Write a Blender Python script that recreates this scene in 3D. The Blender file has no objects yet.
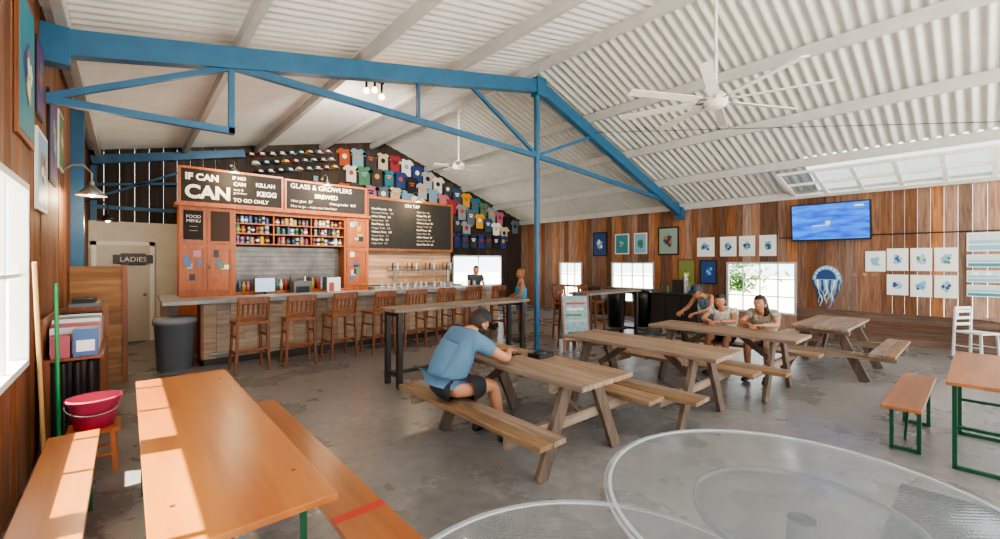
import bpy, bmesh, math, random
from mathutils import Vector, Matrix
random.seed(7)
S=bpy.context.scene
COL=S.collection
def lin(h):
    h=h.lstrip('#'); o=[]
    for i in (0,2,4):
        c=int(h[i:i+2],16)/255
        o.append(c/12.92 if c<=.04045 else ((c+.055)/1.055)**2.4)
    return (*o,1)
MATS={}
def mat(name,hexc,rough=.5,metal=0,vary=0,vscale=5,bump=0,emit=0,alpha=1,trans=0):
    if name in MATS: return MATS[name]
    m=bpy.data.materials.new(name); m.use_nodes=True
    nt=m.node_tree; b=nt.nodes['Principled BSDF']
    b.inputs['Base Color'].default_value=lin(hexc); b.inputs['Roughness'].default_value=rough
    b.inputs['Metallic'].default_value=metal
    if alpha<1: b.inputs['Alpha'].default_value=alpha
    if trans: b.inputs['Transmission Weight'].default_value=trans
    if emit:
        b.inputs['Emission Color'].default_value=lin(hexc); b.inputs['Emission Strength'].default_value=emit
    if vary or bump:
        tc=nt.nodes.new('ShaderNodeTexCoord'); n=nt.nodes.new('ShaderNodeTexNoise')
        n.inputs['Scale'].default_value=vscale; n.inputs['Detail'].default_value=5
        nt.links.new(tc.outputs['Object'],n.inputs['Vector'])
        if vary:
            r=nt.nodes.new('ShaderNodeValToRGB'); c=lin(hexc)
            r.color_ramp.elements[0].position=.3; r.color_ramp.elements[1].position=.7
            r.color_ramp.elements[0].color=tuple(x*(1-vary) for x in c[:3])+(1,)
            r.color_ramp.elements[1].color=tuple(min(1,x*(1+vary)) for x in c[:3])+(1,)
            nt.links.new(n.outputs['Fac'],r.inputs['Fac']); nt.links.new(r.outputs['Color'],b.inputs['Base Color'])
        if bump:
            bp=nt.nodes.new('ShaderNodeBump'); bp.inputs['Strength'].default_value=bump
            nt.links.new(n.outputs['Fac'],bp.inputs['Height']); nt.links.new(bp.outputs['Normal'],b.inputs['Normal'])
    MATS[name]=m; return m
def wood(name,ha,hb,axis='Z',s=1,rough=.55,isl=.25,bump=.2,fine=1,satv=0):
    if name in MATS: return MATS[name]
    m=bpy.data.materials.new(name); m.use_nodes=True; nt=m.node_tree; b=nt.nodes['Principled BSDF']
    b.inputs['Roughness'].default_value=rough
    N=nt.nodes.new; L=nt.links.new
    tc=N('ShaderNodeTexCoord'); mp=N('ShaderNodeMapping'); geo=N('ShaderNodeNewGeometry')
    sc=[16*s*fine]*3; sc['XYZ'.index(axis)]=1.3*s*fine**.5
    mp.inputs['Scale'].default_value=sc
    mul=N('ShaderNodeMath'); mul.operation='MULTIPLY'; mul.inputs[1].default_value=37
    L(geo.outputs['Random Per Island'],mul.inputs[0])
    add=N('ShaderNodeVectorMath'); add.operation='ADD'
    L(tc.outputs['Object'],mp.inputs['Vector']); L(mp.outputs['Vector'],add.inputs[0]); L(mul.outputs[0],add.inputs[1])
    n=N('ShaderNodeTexNoise'); n.inputs['Scale'].default_value=1; n.inputs['Detail'].default_value=8; n.inputs['Distortion'].default_value=.6;n.inputs['Roughness'].default_value=.6
    L(add.outputs[0],n.inputs['Vector'])
    r=N('ShaderNodeValToRGB'); r.color_ramp.elements[0].position=.3; r.color_ramp.elements[1].position=.7
    r.color_ramp.elements[0].color=lin(hb); r.color_ramp.elements[1].color=lin(ha)
    L(n.outputs['Fac'],r.inputs['Fac'])
    hs=N('ShaderNodeHueSaturation')
    mr=N('ShaderNodeMapRange'); mr.inputs['To Min'].default_value=1-isl*1.3; mr.inputs['To Max'].default_value=1+isl
    L(geo.outputs['Random Per Island'],mr.inputs['Value']); L(mr.outputs[0],hs.inputs['Value'])
    if satv:
        f=N('ShaderNodeMath');f.operation='FRACT';L(mul.outputs[0],f.inputs[0])
        m2=N('ShaderNodeMapRange');m2.inputs['To Min'].default_value=1-satv;m2.inputs['To Max'].default_value=1.05
        L(f.outputs[0],m2.inputs['Value']);L(m2.outputs[0],hs.inputs['Saturation'])
    L(r.outputs['Color'],hs.inputs['Color']); L(hs.outputs['Color'],b.inputs['Base Color'])
    bp=N('ShaderNodeBump'); bp.inputs['Strength'].default_value=bump; bp.inputs['Distance'].default_value=.02
    L(n.outputs['Fac'],bp.inputs['Height']); L(bp.outputs['Normal'],b.inputs['Normal'])
    MATS[name]=m; return m

class MB:
    def __init__(s): s.v=[];s.f=[];s.m=[];s.sm=[];s.ml=[]
    def mi(s,m):
        if m not in s.ml: s.ml.append(m)
        return s.ml.index(m)
    def add(s,vs,fs,m,smooth=False):
        o=len(s.v); s.v+= [Vector(v) for v in vs]; k=s.mi(m)
        for f in fs: s.f.append([i+o for i in f]); s.m.append(k); s.sm.append(smooth)
    def box(s,x0,x1,y0,y1,z0,z1,m,M=None):
        vs=[Vector((x,y,z)) for x in (x0,x1) for y in (y0,y1) for z in (z0,z1)]
        if M: vs=[M@v for v in vs]
        s.add(vs,[(0,1,3,2),(4,6,7,5),(0,4,5,1),(2,3,7,6),(0,2,6,4),(1,5,7,3)],m)
    def beam(s,a,b,w,h,m,up=(0,0,1)):
        a=Vector(a);b=Vector(b);d=(b-a).normalized();u=Vector(up)
        if abs(d.dot(u))>.99:u=Vector((1,0,0))
        sd=d.cross(u).normalized();u=sd.cross(d)
        vs=[p+sd*i*w/2+u*j*h/2 for p in(a,b) for i in(-1,1) for j in(-1,1)]
        s.add(vs,[(0,1,3,2),(4,6,7,5),(0,4,5,1),(2,3,7,6),(0,2,6,4),(1,5,7,3)],m)
    def cyl(s,a,b,r1,r2,m,n=16,caps=True):
        a=Vector(a);b=Vector(b);d=(b-a).normalized();u=Vector((0,0,1)) if abs(d.z)<.9 else Vector((1,0,0))
        e=d.cross(u).normalized();g=d.cross(e)
        vs=[];
        for p,r in((a,r1),(b,r2)):
            for i in range(n):
                t=2*math.pi*i/n; vs.append(p+e*math.cos(t)*r+g*math.sin(t)*r)
        s.add(vs,[(i,(i+1)%n,n+(i+1)%n,n+i) for i in range(n)],m,True)
        if caps:
            s.add(vs[:n],[tuple(range(n))[::-1]],m); s.add(vs[n:],[tuple(range(n))],m)
    def lathe(s,prof,c,m,n=32,M=None):
        vs=[]
        for r,z in prof:
            for i in range(n):
                t=2*math.pi*i/n; p=Vector((r*math.cos(t),r*math.sin(t),z))
                if M:p=M@p
                vs.append(p+Vector(c))
        fs=[(k*n+i,k*n+(i+1)%n,(k+1)*n+(i+1)%n,(k+1)*n+i) for k in range(len(prof)-1) for i in range(n)]
        s.add(vs,fs,m,True)
    def sph(s,c,sc,m,nu=16,nv=10,fn=None,M=None,keep=None):
        if not hasattr(sc,'__len__'): sc=(sc,)*3
        vs=[]
        for j in range(nv+1):
            ph=math.pi*j/nv
            for i in range(nu):
                t=2*math.pi*i/nu
                p=Vector((math.sin(ph)*math.cos(t),math.sin(ph)*math.sin(t),math.cos(ph)))
                if fn:p=fn(p)
                p=Vector((p.x*sc[0],p.y*sc[1],p.z*sc[2]))+Vector(c)
                vs.append(p)
        fs=[]
        for j in range(nv):
            for i in range(nu):
                q=(j*nu+i,(j+1)*nu+i,(j+1)*nu+(i+1)%nu,j*nu+(i+1)%nu)
                if keep and not keep(sum((vs[k] for k in q),Vector())/4-Vector(c)): continue
                fs.append(q)
        if M: vs=[M@v for v in vs]
        s.add(vs,fs,m,True)
    def quad(s,pts,m): s.add(pts,[tuple(range(len(pts)))],m)
    def build(s,name,loc=(0,0,0),rz=0,parent=None,bevel=0,M=None):
        me=bpy.data.meshes.new(name)
        vs=s.v if M is None else [M@v for v in s.v]
        me.from_pydata([tuple(v) for v in vs],[],s.f)
        for m in s.ml: me.materials.append(m)
        me.polygons.foreach_set('material_index',s.m); me.polygons.foreach_set('use_smooth',s.sm)
        me.update()
        o=bpy.data.objects.new(name,me); COL.objects.link(o)
        o.location=loc;o.rotation_euler=(0,0,rz)
        if parent:o.parent=parent
        if bevel:
            b=o.modifiers.new('bev','BEVEL');b.width=bevel;b.segments=2;b.limit_method='ANGLE'
        return o
def empty(name,loc=(0,0,0),rz=0):
    e=bpy.data.objects.new(name,None);COL.objects.link(e);e.location=loc;e.rotation_euler=(0,0,rz);e.empty_display_size=.1;return e
def text(body,x,y,z,size,m,parent=None,align='LEFT',name='lettering',ext=.002,off=0):
    c=bpy.data.curves.new(name,'FONT');c.body=body;c.size=size;c.extrude=ext;c.align_x=align;c.offset=off
    c.materials.append(m);o=bpy.data.objects.new(name,c);COL.objects.link(o)
    o.location=(x,y,z);o.rotation_euler=(math.pi/2,0,0)
    if parent:o.parent=parent
    return o
# ---------- materials
BLUE=mat('blue_steel','#2b5d80',.45,.05,.1,6)
WHT=mat('white_paint','#e6e6e2',.6,0,.05,4)
ROOFL=mat('roof_white_metal','#f0f1f1',.5,0,.04,2)
ROOFR=mat('roof_grey_metal','#d4d6d4',.45,.05,.06,3)
PURL=mat('purlin_paint','#c0c1c1',.5,0,.08,5)
WALLW=wood('barn_wood_vertical','#ab7247','#6a4228','Z',1,.7,.42,.2,1.6,.42)
WALLH=wood('barn_wood_horizontal','#8d6447','#553828','Y',1,.7,.3,.2,1.6,.3)
WALLL=wood('left_wall_wood','#9c5f36','#5f3a20','Z',1,.6,.25,.2,1.5,.2)
ORNG=wood('varnished_table_wood','#b06e30','#924f20','Y',.5,.28,.05,.04)
ORNGX=wood('varnished_table_wood_x','#a96c40','#87502e','X',.6,.33,.05,.05)
PIC=wood('picnic_wood','#a68463','#6c4f37','Y',1,.55,.2,.2,1.4,.3)
PICX=wood('picnic_wood_x','#9a7f67','#63503f','X',1,.6,.18,.2,1.4,.3)
PICL=wood('picnic_leg_wood','#75604e','#46392f','Z',1,.65,.15)
CAB=wood('cabinet_wood','#bd6b36','#90491e','Z',1,.4,.12)
CHAIRW=wood('stool_wood','#99592f','#6b3a1e','Z',1,.4,.1)
BARF=wood('bar_front_wood','#bfa283','#85694e','X',.8,.6,.25,.2,1.5,.3)
SLAT=wood('tap_wall_wood','#cfa786','#94714f','X',1,.55,.3)
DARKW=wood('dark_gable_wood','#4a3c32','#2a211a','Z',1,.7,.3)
GREEN=mat('green_steel','#1b5236',.4,.3)
STEEL=mat('steel','#9a9c9e',.3,.8)
DKST=mat('dark_steel','#3a3633',.45,.4)
BLK=mat('black_plastic','#141414',.4)
BLACKB=mat('chalkboard_black','#252321',.8,0,.2,8)
CHALK=mat('chalk_white','#f0eee8',.8)
CONC=mat('counter_concrete','#8f9191',.35,0,.12,9)
SKIN=mat('skin','#b98162',.5); SKIN2=mat('skin_tan','#a26e4c',.5)
GLASS=mat('clear_glass','#dfe8ea',.05,0,alpha=.3)
LIGHTB=mat('warm_bulb','#ffb060',.5,emit=25)
def concrete_floor():
    m=bpy.data.materials.new('polished_concrete');m.use_nodes=True;nt=m.node_tree;b=nt.nodes['Principled BSDF']
    N=nt.nodes.new;L=nt.links.new
    tc=N('ShaderNodeTexCoord')
    n1=N('ShaderNodeTexNoise');n1.inputs['Scale'].default_value=.7;n1.inputs['Detail'].default_value=9;n1.inputs['Roughness'].default_value=.6
    n2=N('ShaderNodeTexNoise');n2.inputs['Scale'].default_value=9;n2.inputs['Detail'].default_value=6
    L(tc.outputs['Object'],n1.inputs['Vector']);L(tc.outputs['Object'],n2.inputs['Vector'])
    r=N('ShaderNodeValToRGB');e=r.color_ramp.elements
    e[0].position=.3;e[0].color=lin('#676462');e[1].position=.7;e[1].color=lin('#8f8c89')
    L(n1.outputs['Fac'],r.inputs['Fac'])
    mx=N('ShaderNodeMix');mx.data_type='RGBA';mx.blend_type='OVERLAY';mx.inputs[0].default_value=.4
    L(r.outputs['Color'],mx.inputs[6]);L(n2.outputs['Fac'],mx.inputs[7]);L(mx.outputs[2],b.inputs['Base Color'])
    mr=N('ShaderNodeMapRange');mr.inputs['To Min'].default_value=.16;mr.inputs['To Max'].default_value=.4
    L(n1.outputs['Fac'],mr.inputs['Value']);L(mr.outputs[0],b.inputs['Roughness'])
    return m
FLOOR=concrete_floor()
XL,XR,YB,YF=-.62,12.0,12.35,-3.2
XRG=6.0
def zr(x): return 5.4-.21*(XRG-x) if x<XRG else 5.4-.345*(x-XRG)
# ---------- shell
b=MB();b.box(XL-.1,XR+.1,YF-.2,YB+.15,-.12,0,FLOOR);b.build('floor')
b=MB();b.box(-40,60,-50,60,-.3,-.13,mat('pale_bounce_ground','#dcd6c8',.9,0,.1,2));b.build('ground_outside')  # ground added pale to bounce sunlight up onto the ceiling
def planks(b,plane,fix,a0,a1,z0,top,wins,m,w=.19,th=.03):
    cuts=sorted({a0,a1,*[x for q in wins for x in q[:2] if a0<x<a1]})
    for i in range(len(cuts)-1):
        s,e=cuts[i],cuts[i+1];n=max(1,round((e-s)/w));st=(e-s)/n
        for k in range(n):
            p,q=s+k*st+.002,s+(k+1)*st-.002;mid=(p+q)/2;segs=[(z0,top(mid))]
            for wa,wb,za,zb in wins:
                if wa<mid<wb:segs=[(z0,za),(zb,top(mid))]
            off=random.uniform(-.004,.004)
            for c,d in segs:
                if d-c<.01: continue
                if plane=='x':b.box(fix-th+off,fix,p,q,c,d,m) if th>0 else b.box(fix,fix-th+off,p,q,c,d,m)
                else:b.box(p,q,fix-th+off,fix,c,d,m)
WR=[(9.27,10.3,.42,1.7),(6.57,8.08,.42,1.7),(2.94,4.51,.42,1.7)]
def win_frame(b,x,ya,yb,za,zb,nx,nz,m,t=.05,dep=.09):
    b.box(x-dep/2,x+dep/2,ya,ya+t,za,zb,m);b.box(x-dep/2,x+dep/2,yb-t,yb,za,zb,m)
    b.box(x-dep/2,x+dep/2,ya+t,yb-t,za,za+t,m);b.box(x-dep/2,x+dep/2,ya+t,yb-t,zb-t,zb,m)
    for i in range(1,nx):
        y=ya+(yb-ya)*i/nx;b.box(x-.015,x+.015,y-.014,y+.014,za+t,zb-t,m)
    for i in range(1,nz):
        z=za+(zb-za)*i/nz;b.box(x-.014,x+.014,ya+t,yb-t,z-.014,z+.014,m)
b=MB();planks(b,'x',XR+.0,-.6,YB,0,lambda y:zr(XR)+.03,WR,WALLW)
z=0
while z<.6:
    b.box(XR-.062,XR-.031,-.6,2.9,z+.003,z+.147,WALLH);z+=.15
b.box(XR-.09,XR-.031,-.6,2.9,.6,.63,WALLH)
b.build('wall_right')
GFR=mat('window_frame_grey','#b9bcbc',.5)
for i,(ya,yb,za,zb) in enumerate(WR):
    b=MB();win_frame(b,XR-.02,ya,yb,za,zb,4 if i else 3,3,GFR);b.build('window_%d'%(i+1))
WLs=[(3.0,4.9,.9,2.3),(.1,2.9,.9,2.3),(-2.9,-.4,.9,2.3)]  # second and third are out of view, added to let daylight in
b=MB();planks(b,'x',XL,YF,YB,0,lambda y:zr(XL)+.02,WLs,WALLL,th=-.03);b.build('wall_left')
for i,(ya,yb,za,zb) in enumerate(WLs):
    b=MB();win_frame(b,XL+.0,ya,yb,za,zb,3,2,WHT,dep=.1);b.build('window_%d'%(i+4))
BW=[(8.6,10.9,.8,1.95)]
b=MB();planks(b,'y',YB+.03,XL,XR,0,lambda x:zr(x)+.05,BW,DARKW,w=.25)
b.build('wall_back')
b=MB()
x0,x1,z0,z1=BW[0]
for (p,q,r,s) in [(x0,x1,z0,z0+.06),(x0,x1,z1-.06,z1),(x0,x0+.06,z0,z1),(x1-.06,x1,z0,z1),((x0+x1)/2-.02,(x0+x1)/2+.02,z0,z1)]:
    b.box(p,q,YB-.03,YB+.02,r,s,WHT)
b.build('window_7')
def corr(b,xa,xb,y0,y1,m,per,amp):
    n=int((y1-y0)/per*6);vs=[];
    for i in range(n+1):
        y=y0+(y1-y0)*i/n;dz=amp*math.sin(2*math.pi*y/per)
        vs+=[(xa,y,zr(xa)+dz+.02),(xb,y,zr(xb)+dz+.02)]
    b.add(vs,[(2*i,2*i+1,2*i+3,2*i+2) for i in range(n)],m,True)
b=MB();corr(b,XL-.55,XRG,YF-.3,YB+.3,ROOFL,.15,.009)
corr(b,XRG,10.55,YF-.3,YB+.3,ROOFR,.16,.028)
corr(b,10.55,XR+.5,2.5,YB+.3,ROOFR,.16,.028)
b.build('ceiling')
def transl():
    m=bpy.data.materials.new('added_fiberglass_skylight');m.use_nodes=True;nt=m.node_tree;nt.nodes.clear()
    o=nt.nodes.new('ShaderNodeOutputMaterial');t=nt.nodes.new('ShaderNodeBsdfTranslucent');d=nt.nodes.new('ShaderNodeBsdfDiffuse')
    mx=nt.nodes.new('ShaderNodeMixShader');mx.inputs[0].default_value=.5
    t.inputs[0].default_value=(.3,.33,.33,1);d.inputs[0].default_value=(.6,.62,.62,1)
    nt.links.new(t.outputs[0],mx.inputs[1]);nt.links.new(d.outputs[0],mx.inputs[2]);nt.links.new(mx.outputs[0],o.inputs[0]);return m
FIB=transl()
b=MB();b.quad([(10.55,YF,zr(10.55)+.02),(XR+.4,YF,zr(XR+.4)+.02),(XR+.4,2.5,zr(XR+.4)+.02),(10.55,2.5,zr(10.55)+.02)],FIB)
b.build('ceiling_added_translucent')  # translucent roof strip added to brighten the overhead door glass
b=MB()
pa=Vector((10.55,0,zr(10.62)-.24));pb=Vector((11.85,0,zr(11.85)-.12));ya,yb=-2.6,2.95
for t in (0,.5,1):
    p=pa.lerp(pb,t);b.beam((p.x,ya,p.z),(p.x,yb,p.z),.08,.05,WHT)
for i in range(10):
    y=ya+(yb-ya)*i/9;b.beam((pa.x,y,pa.z),(pb.x,y,pb.z),.07,.04,WHT)
b.quad([(pa.x,ya,pa.z+.01),(pb.x,ya,pb.z+.01),(pb.x,yb,pb.z+.01),(pa.x,yb,pa.z+.01)],mat('door_glass','#9fb0b2',.3,alpha=.4))
b.build('overhead_glazed_door')
b=MB()
for x in (-.45,1.0,2.5,4.1,5.6,7.5,9.0,10.5,11.9):
    b.box(x-.04,x+.04,YF,YB,zr(x)-.17-(0.012 if x>6 else 0),zr(x)-.015,PURL)
b.build('trim_1')
b=MB();W=.13;Y=5.7
c=lambda x:(x,Y,zr(x)-.3)
b.beam(c(XL+.06),c(XRG),W,.24,BLUE);b.beam(c(XRG),c(XR-.06),W,.24,BLUE)
b.cyl((5.95,Y,0),(5.95,Y,zr(5.95)-.3),.055,.055,BLUE)
b.box(5.83,6.07,Y-.12,Y+.12,0,.015,BLUE)
b.beam((.9,Y,3.95),(5.95,Y,3.75),.07,.09,BLUE);b.beam((5.95,Y,3.75),(11.7,Y,3.32),.07,.09,BLUE)
b.beam((4.3,Y,zr(4.3)-.35),(5.95,Y,3.76),.05,.06,BLUE);b.beam((3.34,Y,zr(3.34)-.3),(3.34,Y,3.85),.05,.05,BLUE)
b.beam((7.7,Y,zr(7.7)-.35),(5.95,Y,3.76),.05,.06,BLUE)
b.beam((XL+.06,Y,3.2),(.93,Y,3.2),.07,.07,BLUE);b.beam((.9,Y,3.17),(.9,Y,4.0),.07,.06,BLUE)
b.beam((XL+.06,Y,3.22),(.9,Y,3.93),.05,.06,BLUE)
for x in(XL+.1,XRG,11.8):b.box(x-.12,x+.12,Y-.09,Y+.09,zr(x)-.5,zr(x)-.15,BLUE)
b.build('roof_truss')
b=MB();b.beam((XL+.06,12.15,zr(XL)-.2),(2.2,12.15,zr(2.2)-.2),.1,.18,BLUE);b.beam((XL+.06,12.15,3.3),(2.2,12.15,3.65),.05,.05,BLUE);b.beam((XL+.06,12.15,3.0),(1.2,12.15,3.9),.05,.05,BLUE);b.beam((XL+.06,12.15,2.85),(2.0,12.15,2.85),.06,.08,BLUE);b.beam((XL+.1,12.15,0),(XL+.1,12.15,3.7),.1,.1,BLUE);b.build('gable_brace')
b=MB();b.box(XL+.02,XL+.16,8.4,8.6,0,zr(-.5)-.2,BLUE);b.build('steel_column')
b=MB();b.cyl((7.6,5.55,4.5),(10.4,-1,3.75),.006,.006,DKST,6)
b.build('brace_cable')
# ---------- restroom front, door
b=MB();b.box(XL+.03,1.25,12.0,12.06,0,2.55,mat('offwhite_wall','#cdc8bc',.7,0,.05,3));b.box(1.19,1.25,10.4,12.0,0,2.55,WHT);b.build('wall_restroom')
d=empty('door_1',(-.05,11.95,0))
b=MB();DW=mat('door_paint','#c3bdb0',.5)
b.box(-.42,.42,-.02,.02,.01,2.05,DW)
for x in(-.2,.2):
    for z0,z1 in((.2,.95),(1.05,1.9)):b.box(x-.14,x+.14,-.032,-.02,z0,z1,DW)
b.sph((.34,-.06,1.0),.03,STEEL)
b.box(-.5,-.42,-.04,.04,0,2.13,WHT);b.box(.42,.5,-.04,.04,0,2.13,WHT);b.box(-.5,.5,-.04,.04,2.05,2.13,WHT)
b.build('panel',parent=d)
s=empty('restroom_sign',(.1,11.86,1.76));b=MB()
b.box(-.32,.32,-.01,.01,-.09,.09,BLK);b.box(-.2,.2,-.009,.009,-.12,.12,BLK);b.build('plate',parent=s,bevel=.008);text('LADIES',0,-.013,-.05,.14,CHALK,s,'CENTER')
b=MB()
PL=wood('partition_plywood','#9a7048','#6b4a2c','X',.8,.6,.2)
for i in range(8):b.box(XL+.04,0.0,8.1,8.13,i*.205+.002,(i+1)*.205,PL)
b.box(-.05,.01,8.08,8.16,0,1.66,CHAIRW);b.build('wood_partition')
# ---------- bar
b=MB()
for i in range(32):
    x=.92+i*.2;b.box(x+.002,x+.198,8.42,8.45,.1,1.03,BARF)
b.box(.95,7.28,8.45,8.85,0,1.03,BARF);b.box(.9,7.32,8.40,8.43,0,.1,DKST)
b.box(.9,.94,8.4,8.9,0,1.03,CHAIRW)
b.box(.4,7.4,8.18,8.98,1.03,1.09,CONC)
b.cyl((1.0,8.25,.2),(7.2,8.25,.2),.02,.02,STEEL)
for x in(1.1,3,5,7.1):b.cyl((x,8.42,.2),(x,8.25,.2),.012,.012,STEEL,8)
b.build('bar_counter')
b=MB();b.box(.42,.68,9.0,10.1,1.03,1.09,CONC);b.box(.46,.66,9.05,10.05,0,1.03,BARF);b.build('bar_side_counter')
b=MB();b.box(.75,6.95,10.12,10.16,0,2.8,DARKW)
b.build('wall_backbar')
b=MB()
for i in range(9):b.box(4.42,6.95,10.07,10.11,1.12+i*.096,1.212+i*.096,SLAT)
b.build('slat_panelling')
b=MB();b.box(4.46,6.9,9.6,10.05,.0,1.05,DARKW);b.box(4.42,6.95,9.52,10.06,1.05,1.1,CONC);b.build('tap_counter')
b=MB();Y0=9.72;Y1=10.07
def fr(x0,x1,z0,z1,t=.05,y=Y0):
    b.box(x0,x0+t,y-.02,y,z0,z1,CAB);b.box(x1-t,x1,y-.02,y,z0,z1,CAB);b.box(x0+t,x1-t,y-.02,y,z0,z0+t,CAB);b.box(x0+t,x1-t,y-.02,y,z1-t,z1,CAB)
b.box(.71,1.57,Y0,Y1,.0,2.74,CAB);b.box(3.8,4.34,Y0,Y1,0,2.74,CAB)
DK=mat('cabinet_dark_brown','#3a261a',.7)  # dark brown back panel and door inset; some cans share it
for (a,c) in((.72,1.13),(1.14,1.56),(3.81,4.32)):
    fr(a,c,1.15,2.0);fr(a,c,2.05,2.72)
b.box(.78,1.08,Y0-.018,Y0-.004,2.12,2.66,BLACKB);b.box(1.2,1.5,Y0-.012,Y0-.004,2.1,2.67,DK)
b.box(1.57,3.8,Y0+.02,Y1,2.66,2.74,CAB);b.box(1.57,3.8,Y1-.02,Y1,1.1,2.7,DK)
for i in range(9):b.box(1.62,3.75,Y1-.035,Y1-.021,1.12+i*.1,1.213+i*.1,mat('galvanized_backsplash','#6b6864',.35,.6,.3,4))
b.box(1.57,3.8,Y0,Y1,.0,1.1,CAB)
for z in(2.05,2.26,2.46):b.box(1.57,3.8,Y0+.04,Y1-.02,z,z+.025,CAB)
b.box(1.57,1.61,Y0,Y1,1.1,2.7,CAB);b.box(3.76,3.8,Y0,Y1,1.1,2.7,CAB)
for x in(2.3,3.05):b.box(x-.012,x+.012,Y0+.05,Y1-.02,2.05,2.68,CAB)
for x,z in((1.1,1.6),(1.18,1.6),(3.86,1.6)):b.sph((x,Y0-.035,z),.016,STEEL,8,6)
b.box(.65,4.36,Y0-.08,Y1,2.74,2.79,CAB)
CC=[mat('can_%d'%i,h,.4,.2) for i,h in enumerate(['#a8483a','#46658f','#e8e4da','#c9a045','#4f7a5a','#2a2a2c','#b9bcc0','#b06f86','#86b0bd'])]
random.seed(5)
for (xa,xb,za,zb,n) in ((.78,1.08,1.25,1.95,6),(1.2,1.5,1.2,1.95,5),(3.88,4.26,1.25,1.95,8),(3.88,4.26,2.15,2.65,7)):
    for k in range(n):
        w=random.uniform(.07,.14);h=random.uniform(.06,.14);x=random.uniform(xa,xb-w);z=random.uniform(za,zb-h)
        yy=Y0-.005-.0015*k;b.box(x,x+w,yy-.001,yy,z,z+h,random.choice([CHALK]+CC))
b.build('back_bar_cabinet')
e=empty('cabinet_food_menu',(.93,Y0-.022,2.4));text('FOOD\nMENU\n.......\n.......',0,0,.12,.08,CHALK,e,'CENTER')
b=MB()
for z in(2.075,2.285,2.485):
    x=1.66
    while x<3.72:
        if abs(x-2.3)<.06 or abs(x-3.05)<.06: x+=.06;continue
        r=random.choice((.033,.045));h=random.uniform(.12,.17);m=random.choice(CC+[CC[0],CC[3],DK])
        b.cyl((x,Y0+.12,z),(x,Y0+.12,z+h),r,r*.95,m,10);b.cyl((x,Y0+.12,z+h*.3),(x,Y0+.12,z+h*.6),r+.002,r+.001,random.choice([CHALK,CC[5],CC[3],CC[1]]),10,False);x+=r*2+random.choice((.004,.012))
b.build('beer_can_display')
b=MB()
x=1.7
while x<3.7:
    r=.035;h=random.uniform(.2,.3);m=random.choice(CC+[GLASS,mat('amber_glass','#5a3010',.1)])
    b.lathe([(0,1.1),(r,1.1),(r,1.1+h*.6),(.013,1.1+h*.8),(.013,1.1+h),(0,1.1+h)],(x,Y0+.15,0),m,10)
    x+=random.choice((.075,.09,.12))
b.build('liquor_bottles')
def monitor(name,x,y,z,w,h,scr):
    b=MB();b.box(-w/2,w/2,-.015,.015,.1,.1+h,BLK);b.box(-w/2+.015,w/2-.015,-.018,-.014,.115,.085+h,scr);b.box(-.02,.02,0,.03,0,.12,BLK);b.box(-.1,.1,-.07,.09,0,.012,BLK)
    b.build(name,(x,y,z))
SCR=mat('screen_glow','#a9c4dc',.2,emit=.4)
b=MB();b.box(1.55,3.8,9.2,9.6,0,.95,DARKW);b.box(1.5,3.85,9.18,9.62,.95,1.0,STEEL);b.build('work_counter')
monitor('register_monitor',2.05,9.38,1.0,.38,.3,SCR);monitor('register_monitor',3.35,9.38,1.0,.38,.28,BLK)
b=MB();b.box(0,.34,0,.3,0,.3,mat('printer_grey','#6c6c6a',.5));b.box(.04,.3,-.004,0,.04,.2,BLK);b.build('receipt_printer',(2.55,9.25,1.0))
def board(name,x0,x1,y,z0,z1,fr=CAB,t=.04):
    e=empty(name,(x0,y,z0));b=MB();w=x1-x0;h=z1-z0
    b.box(0,w,-.01,.02,0,h,BLACKB)
    for p in((0,w,0,t),(0,w,h-t,h),(0,t,t,h-t),(w-t,w,t,h-t)):b.box(p[0],p[1],-.03,.021,p[2],p[3],fr)
    b.build('board',parent=e);return e
yb=9.85
e=board('menu_chalkboard',.71,2.5,yb,2.8,3.5)
text('IF CAN',.1,-.014,.46,.17,CHALK,e,off=.008);text('CAN',.1,-.014,.12,.34,CHALK,e,off=.014)
text('IF NO',.86,-.014,.54,.09,CHALK,e,off=.002);text('CAN',.88,-.014,.42,.1,CHALK,e,off=.003);text('TO GO ONLY',.88,-.014,.1,.1,CHALK,e,off=.003)
text('cans &\ngrowlers',.88,-.014,.32,.065,CHALK,e)
text('KILLAH',1.27,-.014,.44,.11,CHALK,e,off=.003);text('KEGG',1.29,-.014,.25,.14,CHALK,e,off=.005)
e=board('menu_chalkboard',2.52,4.34,yb,2.8,3.48)
text('GLASS & GROWLERS',.12,-.014,.5,.145,CHALK,e,off=.001)
text('BREWED',.62,-.014,.32,.13,CHALK,e,off=.002);text('16oz glass  $7',.12,-.014,.2,.08,CHALK,e);text('64oz growler  $20',.95,-.014,.2,.08,CHALK,e);text('32oz to go ... enjoy your local beer',.12,-.014,.09,.07,CHALK,e)
e=board('menu_chalkboard',4.38,6.93,yb+.1,1.98,3.32,CHAIRW,.06)
AMB=mat('chalk_amber','#b5a184',.8)
text('ON TAP',1.27,-.014,1.14,.12,CHALK,e,'CENTER')
names=['Island Pale Ale','Coconut Porter','Lilikoi Wheat','Sunset Red','Reef Pilsner','Hoppy Trails','Volcano Stout','Guava Sour','Mango Wit','Night Surf']
for i,n in enumerate(names):
    text(n+'   5.%d'%((i*3)%10),.14,-.014,1.02-i*.095,.068,[CHALK,AMB][i%2],e);text(names[::-1][i]+'  $%d'%(6+i%3),1.4,-.014,1.02-i*.095,.068,[AMB,CHALK][i%2],e)
b=MB();b.cyl((4.9,9.85,1.5),(6.85,9.85,1.5),.035,.035,STEEL,14)
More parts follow.
